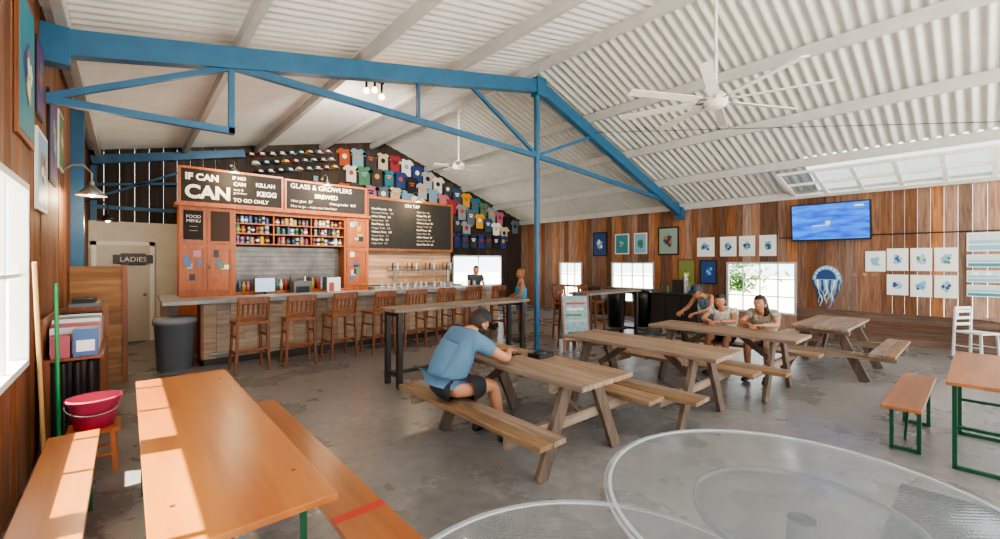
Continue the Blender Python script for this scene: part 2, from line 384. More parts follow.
for i in range(14):
    x=5.0+i*.135;b.cyl((x,9.85,1.5),(x,9.76,1.46),.012,.012,STEEL,8);b.cyl((x,9.76,1.47),(x,9.76,1.38),.012,.009,STEEL,8);b.cyl((x,9.78,1.5),(x,9.76,1.68),.013,.02,[BLK,CHALK,CC[3],CC[0]][i%4],8)
for x in(5.1,6.7):b.cyl((x,9.85,1.1),(x,9.85,1.5),.03,.03,STEEL,12)
b.build('beer_tap_tower')
b=MB()
for i in range(16):
    x=4.2+i*.17+random.uniform(-.03,.03);y=8.75+random.uniform(-.05,.08)
    b.cyl((x,y,1.09),(x,y,1.22),.03,.037,GLASS,10)
b.build('pint_glasses')
b=MB();b.box(0,.3,0,.25,0,.02,STEEL);b.box(.02,.28,.08,.12,.02,.3,CHALK);b.box(.05,.14,.05,.08,.02,.2,CC[0]);b.build('menu_holder',(3.0,8.6,1.09))
b=MB();G=mat('grey_bin','#80848a',.6)
b.lathe([(0,0),(.23,0),(.27,.72),(.29,.72),(.29,.8),(.25,.8),(.22,.1),(0,.1)],(0,0,0),G,20);b.sph((0,0,.79),(.28,.28,.06),G,20,8)
b.build('trash_can',(.58,8.5,0))
def stool(x,y,rz=0,name='bar_stool',m=CHAIRW):
    b=MB();w=.2;zs=.74
    for sx in(-1,1):
        b.beam((sx*(w+.03),-.22,0),(sx*w,-.19,zs),.04,.04,m);b.beam((sx*(w+.03),.23,0),(sx*(w-.01),.18,zs),.04,.04,m)
        b.beam((sx*w,-.19,zs-.02),(sx*(w),-.27,1.16),.04,.035,m)
        b.beam((sx*(w+.015),-.21,.3),(sx*(w+.015),.21,.3),.025,.03,m);b.beam((sx*(w+.01),-.2,.55),(sx*(w+.01),.2,.55),.025,.03,m)
    b.beam((-w-.01,.21,.25),(w+.01,.21,.25),.03,.04,m);b.beam((-w-.01,-.205,.35),(w+.01,-.205,.35),.025,.03,m)
    b.box(-.23,.23,-.22,.22,zs,zs+.045,m)
    b.beam((-w,-.265,1.11),(w,-.265,1.11),.03,.11,m);b.beam((-w,-.215,.87),(w,-.215,.87),.025,.04,m)
    for i in range(5):
        xx=-.14+i*.07;b.beam((xx,-.215,.88),(xx,-.26,1.07),.03,.015,m,(0,1,0))
    b.build(name,(x,y,0),rz,bevel=.006)
for i in range(8):stool(1.45+i*.71,7.62+random.uniform(-.04,.04),random.uniform(-.12,.12))
def picnic(x,y,L=1.9,rz=0):
    b=MB();P,W=PIC,.7
    n=5;bw=W/n
    for i in range(n):b.box(-W/2+i*bw+.003,-W/2+(i+1)*bw-.003,-L/2,L/2,.72,.76,P)
    for s in(-1,1):
        c=s*.7
        for k in(-1,1):b.box(c+k*.07-.066,c+k*.07+.066,-L/2-.03,L/2+.03,.42,.46,P)
    for yy in(-L/2+.28,L/2-.28):
        for s in(-1,1):b.beam((s*.17,yy,.72),(s*.5,yy,0.0),.045,.12,PICL,(0,0,1))
        b.beam((-.83,yy+.045,.375),(.83,yy+.045,.375),.045,.09,PICX);b.beam((-.33,yy+.045,.68),(.33,yy+.045,.68),.045,.08,PICX)
    for s in(-1,1):b.beam((0,s*(L/2-.32),.4),(0,s*.2,.71),.04,.07,PICL)
    return b.build('picnic_table',(x,y,0),rz,bevel=.004)
picnic(2.9,2.93);picnic(4.6,2.65);picnic(6.3,2.42);picnic(8.4,1.6,1.7,math.pi/2)
def beer(name,x0,x1,y0,y1,z,m,alongY=True,stripe=False):
    b=MB();b.box(x0,x1,y0,y1,z-.028,z,m)
    L=(y1-y0) if alongY else (x1-x0)
    for s in(0,1):
        t=.32 if s==0 else L-.32
        w0,w1=(x0+.04,x1-.04) if alongY else (y0+.04,y1-.04)
        def P(a,l,zz): return (a,y0+l,zz) if alongY else (x0+l,a,zz)
        for a in(w0,w1):b.beam(P(a,t,z-.03),P(a,t-.0,0),.03,.03,GREEN)
        b.beam(P(w0,t,.015),P(w1,t,.015),.03,.03,GREEN);b.beam(P(w0,t,z-.05),P(w1,t,z-.05),.03,.03,GREEN)
        if z>.6:b.beam(P(w0,t,z*.45),P(w1,t,z*.45),.025,.025,GREEN)
        mid=(w0+w1)/2;b.beam(P(mid,t,z*.45 if z>.6 else .1),P(mid,t+(.45 if s==0 else -.45)*(1 if z>.6 else .6),z-.035),.02,.025,GREEN)
    if stripe:b.box(x0+.001,x1-.001,y0+.42,y0+.48,z,z+.0015,mat('red_paint','#b8301c',.4))
    if z>.6:
        KN=mat('bolt_heads','#5b3c22',.4,.3)
        for s in(0,1):
            t=.32 if s==0 else L-.32
            for a in((x0+.08,x1-.08) if alongY else (y0+.08,y1-.08)):
                p=P(a,t,z);b.cyl(p,(p[0],p[1],z+.0015),.01,.01,KN,10)
    return b.build(name,bevel=.004)
beer('beer_garden_table',.05,.64,1.72,4.35,.77,ORNG)
beer('beer_garden_bench',-.42,-.15,1.3,4.35,.46,ORNG)
beer('beer_garden_bench',.74,1.0,1.6,4.25,.46,ORNG,True,True)
beer('beer_garden_bench',4.95,6.55,.34,.6,.46,ORNGX,False)
beer('beer_garden_table',4.8,6.5,-.42,.2,.77,ORNGX,False)
def high(x0,x1,y0,y1,z=1.07):
    b=MB();n=4;w=(y1-y0)/n
    for i in range(n):b.box(x0,x1,y0+i*w+.003,y0+(i+1)*w-.003,z-.045,z,PICX)
    for x in(x0+.1,x1-.1):
        for y in(y0+.08,y1-.08):b.box(x-.035,x+.035,y-.035,y+.035,0,z-.045,DKST)
        b.box(x-.025,x+.025,y0+.1,y1-.1,.15,.2,DKST);b.box(x-.025,x+.025,y0+.1,y1-.1,z-.11,z-.045,DKST)
    b.box(x0+.1,x1-.1,(y0+y1)/2-.025,(y0+y1)/2+.025,.15,.2,DKST)
    b.build('high_top_table',bevel=.004)
high(2.65,5.15,5.1,5.6);high(6.95,8.9,5.2,5.75)
for x,y,r in((7.4,6.15,math.pi),(8.3,6.15,3.3)):stool(x,y,r,'bar_stool')
b=MB();b.box(11.45,11.9,6.3,10.2,.85,.9,PICL)
for y in(6.4,8.2,10.1):b.box(11.5,11.85,y-.03,y+.03,0,.85,DKST)
b.build('window_counter')
e=empty('sandwich_board_sign',(6.55,5.28,0),-.55);b=MB()
for s in(-1,1):
    for x in(-.26,.26):b.beam((x,s*.2,0),(x,s*.03,1.08),.035,.03,CHAIRW)
    a=Vector((0,s*.17,.22));c=Vector((0,s*.035,1.04));b.beam(a,c,.5,.015,mat('sign_teal','#8fa9a8',.7,0,.3,14),(0,1,0))
    b.beam((-.26,s*.18,.2),(.26,s*.18,.2),.03,.04,CHAIRW)
for i in range(6):
    z=.9-i*.11;yy=-(.035+(1.04-z)/.82*.135)-.012
    b.box(-.2+.03*(i%2),.2-.04*(i%3),yy-.003,yy,z-.02,z+.02,CC[(i*2)%9])
b.build('frame',parent=e)
for p in((9.7,6.4,0),(10.3,6.0,0)):
    b=MB();b.lathe([(0,0),(.2,0),(.24,.75),(.25,.85),(.18,.95),(0,.97)],(0,0,0),BLK,18);b.build('black_bin',p)
b=MB();b.box(0,.5,0,1.2,.05,.88,BLK);b.box(-.03,.53,-.03,1.23,.88,.92,DKST)
for i in range(3):b.box(-.015,0,.03+i*.39,.39+i*.39,.1,.84,DKST)
for i in range(6):
    b.cyl((.2,.12+i*.18,.92),(.2,.12+i*.18,1.05+.04*(i%3)),.035,.03,CC[i],10)
b.box(.15,.4,.4,.7,.92,1.25,DKST);b.build('condiment_station',(10.2,4.5,0))
def pchair(x,y,rz):
    b=MB();m=WHT
    for sx in(-1,1):
        b.beam((sx*.2,-.2,0),(sx*.18,-.18,.86),.035,.03,m);b.beam((sx*.2,.2,0),(sx*.18,.18,.44),.035,.03,m)
        b.beam((sx*.2,-.18,.2),(sx*.2,.18,.2),.02,.02,m)
    b.box(-.21,.21,-.2,.22,.43,.46,m)
    for z in(.55,.66,.78,.84):b.box(-.18,.18,-.2,-.175,z,z+.05,m)
    b.build('white_chair',(x,y,0),rz,bevel=.005)
pchair(11.35,.1,2.6)
b=MB();b.lathe([(0,.71),(.38,.71),(.4,.73),(.38,.75),(0,.75)],(0,0,0),PIC,28);b.cyl((0,0,0.03),(0,0,.71),.04,.04,DKST);b.lathe([(0,.0),(.25,0),(.25,.02),(0,.05)],(0,0,0),DKST,20);b.build('round_side_table',(10.75,-.35,0))
def acr(name,al,hx,r=.12):
    m=bpy.data.materials.new(name);m.use_nodes=True;nt=m.node_tree;b_=nt.nodes['Principled BSDF']
    b_.inputs['Base Color'].default_value=lin(hx);b_.inputs['Roughness'].default_value=r
    tc=nt.nodes.new('ShaderNodeTexCoord');w=nt.nodes.new('ShaderNodeTexWave');w.wave_type='BANDS';w.bands_direction='DIAGONAL';w.inputs['Scale'].default_value=22;w.inputs['Distortion'].default_value=.4
    bp=nt.nodes.new('ShaderNodeBump');bp.inputs['Strength'].default_value=.05;bp.inputs['Distance'].default_value=.01
    nt.links.new(tc.outputs['Object'],w.inputs['Vector']);nt.links.new(w.outputs['Fac'],bp.inputs['Height']);nt.links.new(bp.outputs['Normal'],b_.inputs['Normal'])
    n=nt.nodes.new('ShaderNodeTexNoise');n.inputs['Scale'].default_value=3;n.inputs['Detail'].default_value=6;nt.links.new(tc.outputs['Object'],n.inputs['Vector'])
    mr=nt.nodes.new('ShaderNodeMapRange');mr.inputs['From Min'].default_value=.35;mr.inputs['From Max'].default_value=.65;mr.inputs['To Min'].default_value=al-.05;mr.inputs['To Max'].default_value=al+.06
    nt.links.new(n.outputs['Fac'],mr.inputs['Value']);nt.links.new(mr.outputs[0],b_.inputs['Alpha'])
    return m
AC=acr('clear_acrylic',.4,'#8a9093');RIM=mat('acrylic_rim','#c4cacd',.2,alpha=.6);AC2=acr('acrylic_underside',.4,'#5e6466',.3)
def disc(x,y,z,R):
    b=MB();b.lathe([(R,-.006),(R,.0),(R-.01,.006),(0,.006)],(0,0,z),AC,96)
    b.lathe([(R-.028,.0065),(R-.026,.010),(R-.014,.010),(R-.012,.0065)],(0,0,z),RIM,96)
    b.lathe([(R,-.012),(R+.004,0),(R,.008)],(0,0,z),RIM,96)
    b.lathe([(.38,-.05),(0,-.05)],(0,0,z),AC2,64)
    b.lathe([(.385,-.05),(.385,-.03),(.375,-.03),(.375,-.05)],(0,0,z),mat('ring_grey','#85898b',.4,alpha=.6),64)
    b.cyl((0,0,.03),(0,0,z-.05),.05,.05,STEEL);b.lathe([(0,0),(.34,0),(.34,.015),(.06,.06),(0,.06)],(0,0,0),mat('base_grey','#5e6061',.5,.3),40)
    b.build('round_acrylic_table',(x,y,0))
disc(1.955,.465,.76,.737);disc(.92,.61,.70,.71)
b=MB();b.box(3.3,4.45,-1.0,.42,0,.012,mat('rubber_mat','#1f2022',.8,0,.2,30));b.build('floor_mat')
# ---------- left clutter
RAD=mat('radiator_enamel','#2c2825',.3,.3)
b=MB()
for i in range(9):
    y=5.42+i*.095
    for x in(-.52,-.43,-.34,-.25):b.cyl((x,y,.12),(x,y,.78),.034,.034,RAD,10);b.sph((x,y,.78),.034,RAD,10,6)
    b.box(-.54,-.23,y-.01,y+.01,.12,.8,RAD)
b.box(-.55,-.22,5.39,6.22,.09,.13,BLK)
for y in(5.5,6.1):b.box(-.54,-.24,y-.03,y+.03,0,.1,BLK)
b.build('oil_radiator')
b=MB();b.box(-.53,-.2,6.75,7.5,0,.95,CHAIRW);b.box(-.54,-.18,6.73,7.52,.95,.98,PL);b.build('storage_cabinet')
b=MB();PK=mat('pink_folder','#b8606c',.6)
b.box(-.56,-.16,5.3,6.6,.83,.855,CHAIRW);b.box(-.56,-.16,6.58,6.6,0,.83,CHAIRW);b.box(-.56,-.16,6.58,6.6,.855,1.2,CHAIRW);b.box(-.56,-.54,5.3,6.6,.855,1.2,CHAIRW)
b.box(-.56,-.5,5.3,5.34,0,.83,CHAIRW)
for i in range(13):
    y=5.5+i*.08;b.box(-.52,-.2,y,y+.055,.856,1.1+.03*(i%3),[WHT,PK,CHALK,CC[0],WHT,G,PK,CC[8],WHT,CC[3],PK,BLK,WHT][i])
b.box(-.5,-.38,5.33,5.47,.856,1.05,PK);b.box(-.36,-.2,5.33,5.47,.856,1.1,CC[1]);b.box(-.34,-.22,5.325,5.33,.9,1.0,CHALK)
b.build('file_organizer')
b=MB();b.box(-.5,-.24,6.85,7.4,.98,1.22,G);b.box(-.48,-.28,6.9,7.3,1.22,1.27,BLK);b.box(-.25,-.2,6.93,7.25,1.02,1.05,CHALK);b.build('printer')
b=MB()
for sx in(-1,1):
    for sy in(-1,1):b.beam((sx*.13,sy*.13,0),(sx*.11,sy*.11,.33),.03,.03,CAB)
b.box(-.16,.16,-.16,.16,.33,.36,CAB);b.beam((-.12,-.12,.15),(.12,-.12,.15),.02,.02,CAB);b.beam((-.12,.12,.15),(.12,.12,.15),.02,.02,CAB)
b.build('wooden_stool',(-.2,4.8,0))
b=MB();PB=mat('pink_plastic','#cc4462',.35)
b.lathe([(0,.0),(.12,0),(.165,.22),(.178,.225),(.178,.24),(.158,.24),(.115,.015),(0,.015)],(0,0,0),PB,28)
for i in range(14):
    t=math.pi*i/14;t2=math.pi*(i+1)/14
    b.cyl((.172*math.cos(t),.02-.1*math.sin(t)-.07,.2-.08*math.sin(t)),(.172*math.cos(t2),.02-.1*math.sin(t2)-.07,.2-.08*math.sin(t2)),.005,.005,STEEL,6)
b.build('pink_bucket',(-.2,4.8,.36))
b=MB();b.cyl((0,0,.1),(-.02,.0,1.52),.014,.014,mat('green_handle','#2f9a58',.4),10);b.beam((-.0,-.08,.06),(-.0,.08,.06),.05,.11,BLK);b.build('push_broom',(-.43,5.15,0))
b=MB();b.cyl((0,0,.12),(-.03,-.2,1.7),.014,.014,mat('tan_handle','#c9a36a',.5),10)
for i in range(14):
    t=i*.45;b.cyl((0,0,.14),(.06*math.cos(t),.06*math.sin(t),.0),.012,.018,CHALK,6)
b.build('string_mop',(-.5,4.97,0))
def art(name,plane,a0,a1,z0,z1,cols,frame=CHALK,style=0):
    b=MB();w=a1-a0;h=z1-z0
    if plane=='L':x=XL+.035;f=1
    else:x=XR-.04;f=-1
    def bx(p0,p1,q0,q1,d0,d1,m):
        b.box(min(x+f*d0,x+f*d1),max(x+f*d0,x+f*d1),p0,p1,q0,q1,m)
    bx(a0,a1,z0,z1,0,.02,frame);t=min(w,h)*.07
    bx(a0+t,a1-t,z0+t,z1-t,.02,.023,cols[0])
    st=random.getstate();random.seed(int(a0*100+z0*10))
    cy,cz=(a0+a1)/2,(z0+z1)/2
    n=16;rw,rh=(w/2-t)*.85,(h/2-t)*.8
    def blob(oy,oz,sy,sz,dx,m,jag=.5):
        pts=[(x+f*dx,cy+oy+sy*random.uniform(jag,1)*math.cos(2*math.pi*i/n),cz+oz+sz*random.uniform(jag,1)*math.sin(2*math.pi*i/n)) for i in range(n)]
        c=(x+f*dx,cy+oy,cz+oz)
        b.add([c]+pts,[((0,i+1,(i+1)%n+1) if f>0 else (0,(i+1)%n+1,i+1)) for i in range(n)],m)
    if style==2:
        for k,m in enumerate(cols[1:]):
            bx(a0+t,a1-t,z0+t+(h-2*t)*(0,.3,.38)[k],z0+t+(h-2*t)*(.3,.38,.6)[k],.0231+.0003*k,.0236+.0003*k,m)
    else:
        if len(cols)>1: blob(0,0,rw*.8,rh*.7,.0245,cols[1],.45)
        for q,m in enumerate(cols[2:]):
            for k in range(3):
                blob(random.uniform(-.45,.45)*rw,random.uniform(-.5,.5)*rh,rw*.28,rh*.24,.026+.001*q+.0003*k,m,.6)
    random.setstate(st);b.build(name)
A=lambda h:mat('print_'+h[1:],h,.5)
NAV,TEA,SKY,YEL,GRN,ORA,PUR,WH=A('#264880'),A('#37899a'),A('#84b6d2'),A('#c9b356'),A('#55865a'),A('#c87245'),A('#5d4680'),A('#efefeb')
art('wall_poster','L',4.4,5.1,2.6,3.7,[TEA,NAV,ORA,YEL,WH],CHAIRW);art('wall_poster','L',5.2,5.6,2.95,3.6,[PUR,ORA,YEL,TEA],BLK)
art('wall_poster','L',5.25,5.85,2.15,2.85,[SKY,TEA,WH,ORA],WHT);art('wall_poster','L',6.0,6.6,2.5,3.4,[PUR,SKY,YEL,TEA],BLK);art('wall_poster','L',6.75,7.2,2.75,3.4,[GRN,YEL,ORA,WH],WHT)
art('wall_poster','R',8.24,8.8,1.9,2.7,[NAV,SKY,WH],BLK);art('wall_poster','R',7.42,7.93,1.95,2.6,[TEA,GRN,SKY]);art('wall_poster','R',6.8,7.24,1.95,2.6,[SKY,GRN,TEA])
art('wall_poster','R',5.8,6.44,1.9,2.73,[A('#8fa6a0'),A('#3a4a50'),ORA],BLK)
for a,c in((4.82,5.28),(4.27,4.67),(3.83,4.2),(3.36,3.73)):art('framed_print','R',a,c,1.85,2.37,[WH,TEA,NAV,SKY])
for a,c,z0,z1 in((1.365,1.69,1.5,1.93),(1.02,1.345,1.52,1.98),(.68,.99,1.52,1.98),(.33,.65,1.52,1.98),(1.02,1.345,1.02,1.44),(.68,.99,1.0,1.44),(.33,.65,1.0,1.44)):
    art('framed_print','R',a,c,z0,z1,[WH,random.choice([SKY,A('#b7c8cc')]),random.choice([GRN,NAV,SKY]),SKY])
for z0,z1,c in((1.9,2.25,SKY),(1.6,1.84,TEA),(1.32,1.54,SKY),(1.05,1.27,TEA)):art('framed_print','R',-.45,.22,z0,z1,[A('#c5d9df'),c,WH,A('#9cc0c8')],CHALK,2)
art('green_chalk_sign','R',5.33,5.83,.7,1.78,[A('#7d8a4c'),A('#5c6a30'),YEL,WH],CHAIRW);art('wall_poster','R',4.75,5.2,1.1,1.75,[NAV,A('#2a5aa8'),SKY],BLK)
b=MB();x=XR-.045
def flat(pts,m,dx=0):b.quad([(x-dx,p[0],p[1]) for p in pts],m)
cy=2.36;n=20
flat([(cy+.27*math.cos(math.pi*i/n),1.28+.34*math.sin(math.pi*i/n)) for i in range(n+1)],SKY)
flat([(cy+.19*math.cos(math.pi*i/n)+.02,1.31+.22*math.sin(math.pi*i/n)) for i in range(n+1)],NAV,.002)
for i in range(9):
    t=math.pi*(i+.5)/9;c0,c1=cy+.22*math.cos(t),1.31+.26*math.sin(t)
    flat([(c0+.022*math.cos(q*.785),c1+.022*math.sin(q*.785)) for q in range(8)],WH,.004)
for k in range(14):
    y0=cy-.26+k*.04;L=.4+.25*math.sin(k*1.9)**2
    for j in range(10):
        za,zb=1.29-L*j/10,1.29-L*(j+1)/10
        ya_=y0+.03*math.sin(j*.9+k)*(j/7)-(k-6.5)*.002*j;yb_=y0+.03*math.sin((j+1)*.9+k)*((j+1)/7)-(k-6.5)*.002*(j+1);w=.026*(1-j/12)
        flat([(ya_-w,za),(ya_+w,za),(yb_+w*.85,zb),(yb_-w*.85,zb)],[SKY,NAV,SKY,WH][k%4],.001+.0004*k)
b.build('jellyfish_wall_art')
b=MB()
def tvs():
    m=bpy.data.materials.new('tv_surf_picture');m.use_nodes=True;nt=m.node_tree;b_=nt.nodes['Principled BSDF']
    tc=nt.nodes.new('ShaderNodeTexCoord');n=nt.nodes.new('ShaderNodeTexNoise');mp=nt.nodes.new('ShaderNodeMapping');mp.inputs['Scale'].default_value=(1,1.5,7)
    n.inputs['Scale'].default_value=1.6;n.inputs['Detail'].default_value=6;r=nt.nodes.new('ShaderNodeValToRGB');e=r.color_ramp.elements
    e[0].color=lin('#0a3ec0');e[0].position=.35;e[1].color=lin('#1f8af0');e[1].position=.7
    nt.links.new(tc.outputs['Object'],mp.inputs[0]);nt.links.new(mp.outputs[0],n.inputs['Vector']);nt.links.new(n.outputs['Fac'],r.inputs['Fac'])
    b_.inputs['Base Color'].default_value=(.01,.01,.01,1);nt.links.new(r.outputs['Color'],b_.inputs['Emission Color']);b_.inputs['Emission Strength'].default_value=1.3;b_.inputs['Roughness'].default_value=.5
    return m
TVM=tvs()
b.box(-.03,.03,-.72,.72,-.42,.42,BLK);b.box(-.034,-.03,-.69,.69,-.385,.395,TVM)
b.box(-.036,-.034,-.03,.06,-.06,.02,WH);b.box(-.036,-.034,.0,.3,-.09,-.07,WH);b.box(-.036,-.034,-.6,-.45,.3,.34,WH)
b.box(.03,.2,-.1,.1,-.1,.1,BLK)
o=b.build('television',(XR-.25,2.28,2.6));o.rotation_euler=(0,-.1,0)
b=MB();b.cyl((XR-.06,3.3,2.28),(XR-.06,-.5,2.28),.012,.012,BLK,6);b.build('wall_conduit')
def fan(x,y,z,R,nb=8):
    b=MB();b.cyl((0,0,.1),(0,0,zr(x)-z-.02),.02,.02,WHT,12);b.cyl((0,0,zr(x)-z-.1),(0,0,zr(x)-z-.0),.06,.07,WHT,16)
    b.lathe([(0,-.1),(.1,-.09),(.15,-.04),(.15,.04),(.1,.1),(.04,.14),(0,.14)],(0,0,0),WHT,24)
    for i in range(nb):
        M=Matrix.Rotation(2*math.pi*i/nb+.3,4,'Z')@Matrix.Rotation(.22,4,'X')
        b.box(.12,.3,-.02,.02,-.006,.006,STEEL,M);b.box(.25,R,-.065,.065,-.006,.006,WHT,M)
    b.build('ceiling_fan',(x,y,z),bevel=.002)
fan(6.0,2.4,3.88,1.3);fan(6.0,8.35,4.0,.6,5)
# ---------- lamps
def lamp(name,x,y,z,r,col,arm,axis='X',energy=25):
    b=MB();b.lathe([(.03*r/.16,.14*r/.16),(.05*r/.16,.12*r/.16),(r,.0),(r-.006,-.002),(.045*r/.16,.11*r/.16),(.0,.13*r/.16)],(0,0,0),col,24);b.cyl((0,0,.1*r/.16),(0,0,.19*r/.16),.03*r/.16,.025*r/.16,col,12)
    b.sph((0,0,.02),.22*r,LIGHTB,12,8);q=r/.16
    A_=(lambda t,z:Vector((t,0,z))) if axis=='X' else (lambda t,z:Vector((0,t,z)))
    pts=[A_(0,.18*q),A_(0,.3*q),A_(arm*.3,.4*q),A_(arm*.7,.38*q),A_(arm,.3*q)]
    for i in range(4):b.cyl(pts[i],pts[i+1],.012*q,.012*q,col,8)
    b.cyl(pts[4],A_(arm*.94,.3*q),.04*q,.04*q,col,12)
    o=b.build(name,(x,y,z))
    l=bpy.data.lights.new('bulb','POINT');l.energy=energy;l.color=(1,.78,.5);l.shadow_soft_size=.04
    lo=bpy.data.objects.new('bulb',l);COL.objects.link(lo);lo.parent=o;lo.location=(0,0,-.05)
LG_=mat('lamp_grey','#8a8a82',.4,.5)
lamp('gooseneck_wall_lamp',-.33,7.3,2.52,.15,LG_,-.25)
lamp('gooseneck_wall_lamp',-.25,10.0,2.4,.15,BLK,-.33)
lamp('sign_lamp',1.55,9.5,3.42,.1,LG_,.34,'Y');lamp('sign_lamp',3.3,9.5,3.38,.1,LG_,.34,'Y');lamp('sign_lamp',5.6,9.55,3.24,.1,LG_,.38,'Y')
b=MB()
for dx,dz in((0,0),(.14,.05),(.26,-.03)):b.sph((dx,0,dz),.045,mat('spot_bulb','#ffa040',.5,emit=30),12,8);b.cyl((dx,0,dz+.03),(dx,0,.2),.02,.02,BLK,8)
b.cyl((-.05,0,.2),(.3,0,.2),.02,.02,BLK);b.cyl((.13,0,.2),(.13,0,zr(3.0)-4.43),.01,.01,BLK,8);sc_=b.build('spotlight_cluster',(2.87,6.5,4.43))
for i,t in enumerate(((3.8,12.3,4.3),(7.5,12.3,3.8),(3.0,10,2.2),(6.5,11,1.5))):  # fill spots added to brighten shirts and bar, beyond the cluster's own bulbs
    l=bpy.data.lights.new('fill_spot','SPOT');l.energy=420;l.color=(1,.9,.78);l.spot_size=1.3;l.spot_blend=.8;l.shadow_soft_size=.25
    lo=bpy.data.objects.new('fill_spot',l);COL.objects.link(lo);lo.parent=sc_;lo.location=(.1*i,.0,-.12)
    lo.rotation_euler=(Vector(t)-Vector((2.9,6.5,4.3))).to_track_quat('-Z','Y').to_euler()
# ---------- merch on gable
SH=[mat('shirt_%d'%i,h,.85) for i,h in enumerate(['#2d7386','#232327','#d8d4c8','#9a3540','#5c6a78','#4c7f5e','#d89a32','#2b3f78','#a8aaac','#7aa2b5','#44443f','#b86a84','#e4e4e0','#b0562f','#34506a','#3c3c40','#8a8f96','#c9b99a'])]
b=MB()
def shirt(cx,zt,w,m,y=12.26):
    h=w*1.2;P=[(-.18,0),(-.3,-.03),(-.52,-.25),(-.42,-.36),(-.31,-.26),(-.3,-1),(.3,-1),(.31,-.26),(.42,-.36),(.52,-.25),(.3,-.03),(.18,0),(0,-.07)]
    f=[(cx+p[0]*w,y-.02,zt+p[1]*h*.85) for p in P];bk=[(cx+p[0]*w,y,zt+p[1]*h*.85) for p in P]
    def q(ix): b.add([f[i] for i in ix]+[bk[i] for i in ix],[tuple(range(len(ix)))[::-1]]+[(k,(k+1)%len(ix),len(ix)+(k+1)%len(ix),len(ix)+k) for k in range(len(ix))],m)
    q([1,2,3,4]);q([10,7,8,9]);q([0,1,4,12]);q([11,12,7,10]);q([4,5,6,7,12])
    c2=random.choice([CHALK,SH[6],SH[9],SH[1],SH[3],SH[13]])
    if random.random()<.5:b.add([(cx+.15*w*math.cos(k*.785),y-.0225,zt-h*.38+.15*w*math.sin(k*.785)) for k in range(8)],[tuple(range(8))],c2)
    else:
        b.box(cx-.17*w,cx+.17*w,y-.0225,y-.02,zt-h*.34,zt-h*.28,c2);b.box(cx-.12*w,cx+.12*w,y-.0225,y-.02,zt-h*.46,zt-h*.38,c2)
random.seed(21)
deck=[]
def pick():
    global deck
    if not deck: deck=SH[:];random.shuffle(deck)
    return deck.pop()
for row in range(4):
    x=4.75+(row%2)*.18
    while x<11.75:
        zt=min(zr(x),5.2)-.14-row*.5
        if zt-.45>2.6 or row==0: shirt(x,zt,random.uniform(.48,.56),pick(),12.28-.03*(row%2)-.012*row-(.006 if int(x*10)%2 else 0))
        x+=.4
x=8.7
while x<11.2:shirt(x,2.72,.5,random.choice([SH[0],SH[1],SH[7],SH[14],SH[15]]),12.2);x+=.36
b.build('hanging_tshirts')
b=MB()
for row in range(3):
    x=2.35+row*.1
    while x<4.45:
        z=zr(x)-.26-row*.22;m=pick()
        b.sph((x,12.2,z),(.11,.11,.1),m,12,8,keep=lambda p:p.z>-.01);b.box(x-.08,x+.08,12.0,12.12,z-.02,z-.006,pick())
        b.box(x-.01,x+.01,12.2,12.3,z+.02,z+.04,BLK);b.box(x-.045,x+.045,12.085,12.092,z+.01,z+.06,CHALK);x+=.235
b.build('hanging_caps')
b=MB()
for i in range(40):
    x=random.uniform(.9,4.0);z=random.uniform(3.3,max(3.35,zr(x)-1.0));w=random.uniform(.12,.3);h=random.uniform(.1,.25)
    b.box(x,x+w,12.27-.001*i,12.29,z,z+h,random.choice(SH))
b.build('gable_stickers')
# ---------- people
def skin(name,pts,edges,rad,m,parent,sub=2,roots=(0,)):
    me=bpy.data.meshes.new(name);me.from_pydata([tuple(p) for p in pts],edges,[])
    o=bpy.data.objects.new(name,me);COL.objects.link(o)
    o.modifiers.new('s','SKIN').use_smooth_shade=True
    for i,r in enumerate(rad):
        sv=me.skin_vertices[0].data[i];sv.radius=r if hasattr(r,'__len__') else (r,r);sv.use_root=i in roots
    ss=o.modifiers.new('ss','SUBSURF');ss.levels=sub;ss.render_levels=sub
    me.materials.append(m);o.parent=parent;return o
V=Vector
def hand(name,w,d,nrm,side,m,parent,curl=.6,k=1):
    d=V(d).normalized();nrm=V(nrm);nrm=(nrm-d*nrm.dot(d)).normalized();s=d.cross(nrm)*side
    w=V(w);pts=[w-d*.01,w+d*.035*k,w+d*.075*k];rad=[.024*k,(.036*k,.02*k),(.038*k,.018*k)];ed=[(0,1),(1,2)];roots=[0]
    for i,(o_,L) in enumerate(((-.031,.9),(-.011,1.05),(.010,1.0),(.030,.8))):
        p=w+d*.06*k+s*o_*k;base=len(pts);roots.append(base);pts.append(p);rad.append(.0095*k);a=curl*.4
        p=p+(d*.03+s*o_*.15)*k;pts.append(p);rad.append(.0095*k);ed.append((base,base+1))
        for j,l in enumerate((.034,.026,.02)):
            a+=curl*(.5);p=p+(d*math.cos(a)+nrm*math.sin(a))*l*L*k;pts.append(p);rad.append((.009-.001*j)*k);ed.append((base+1+j,base+2+j))
    base=len(pts);roots.append(base)
    p=w+d*.025*k-s*.015*k;pts.append(p);rad.append(.012*k)
    for j,l in enumerate((.04,.03,.024)):
        p=p+(d*.75-s*(.75-.25*j)+nrm*(.2+.2*j)).normalized()*l*k;pts.append(p);rad.append((.0115-.001*j)*k);ed.append((base+j,base+j+1))
    return skin(name,pts,ed,rad,m,parent,1,roots)
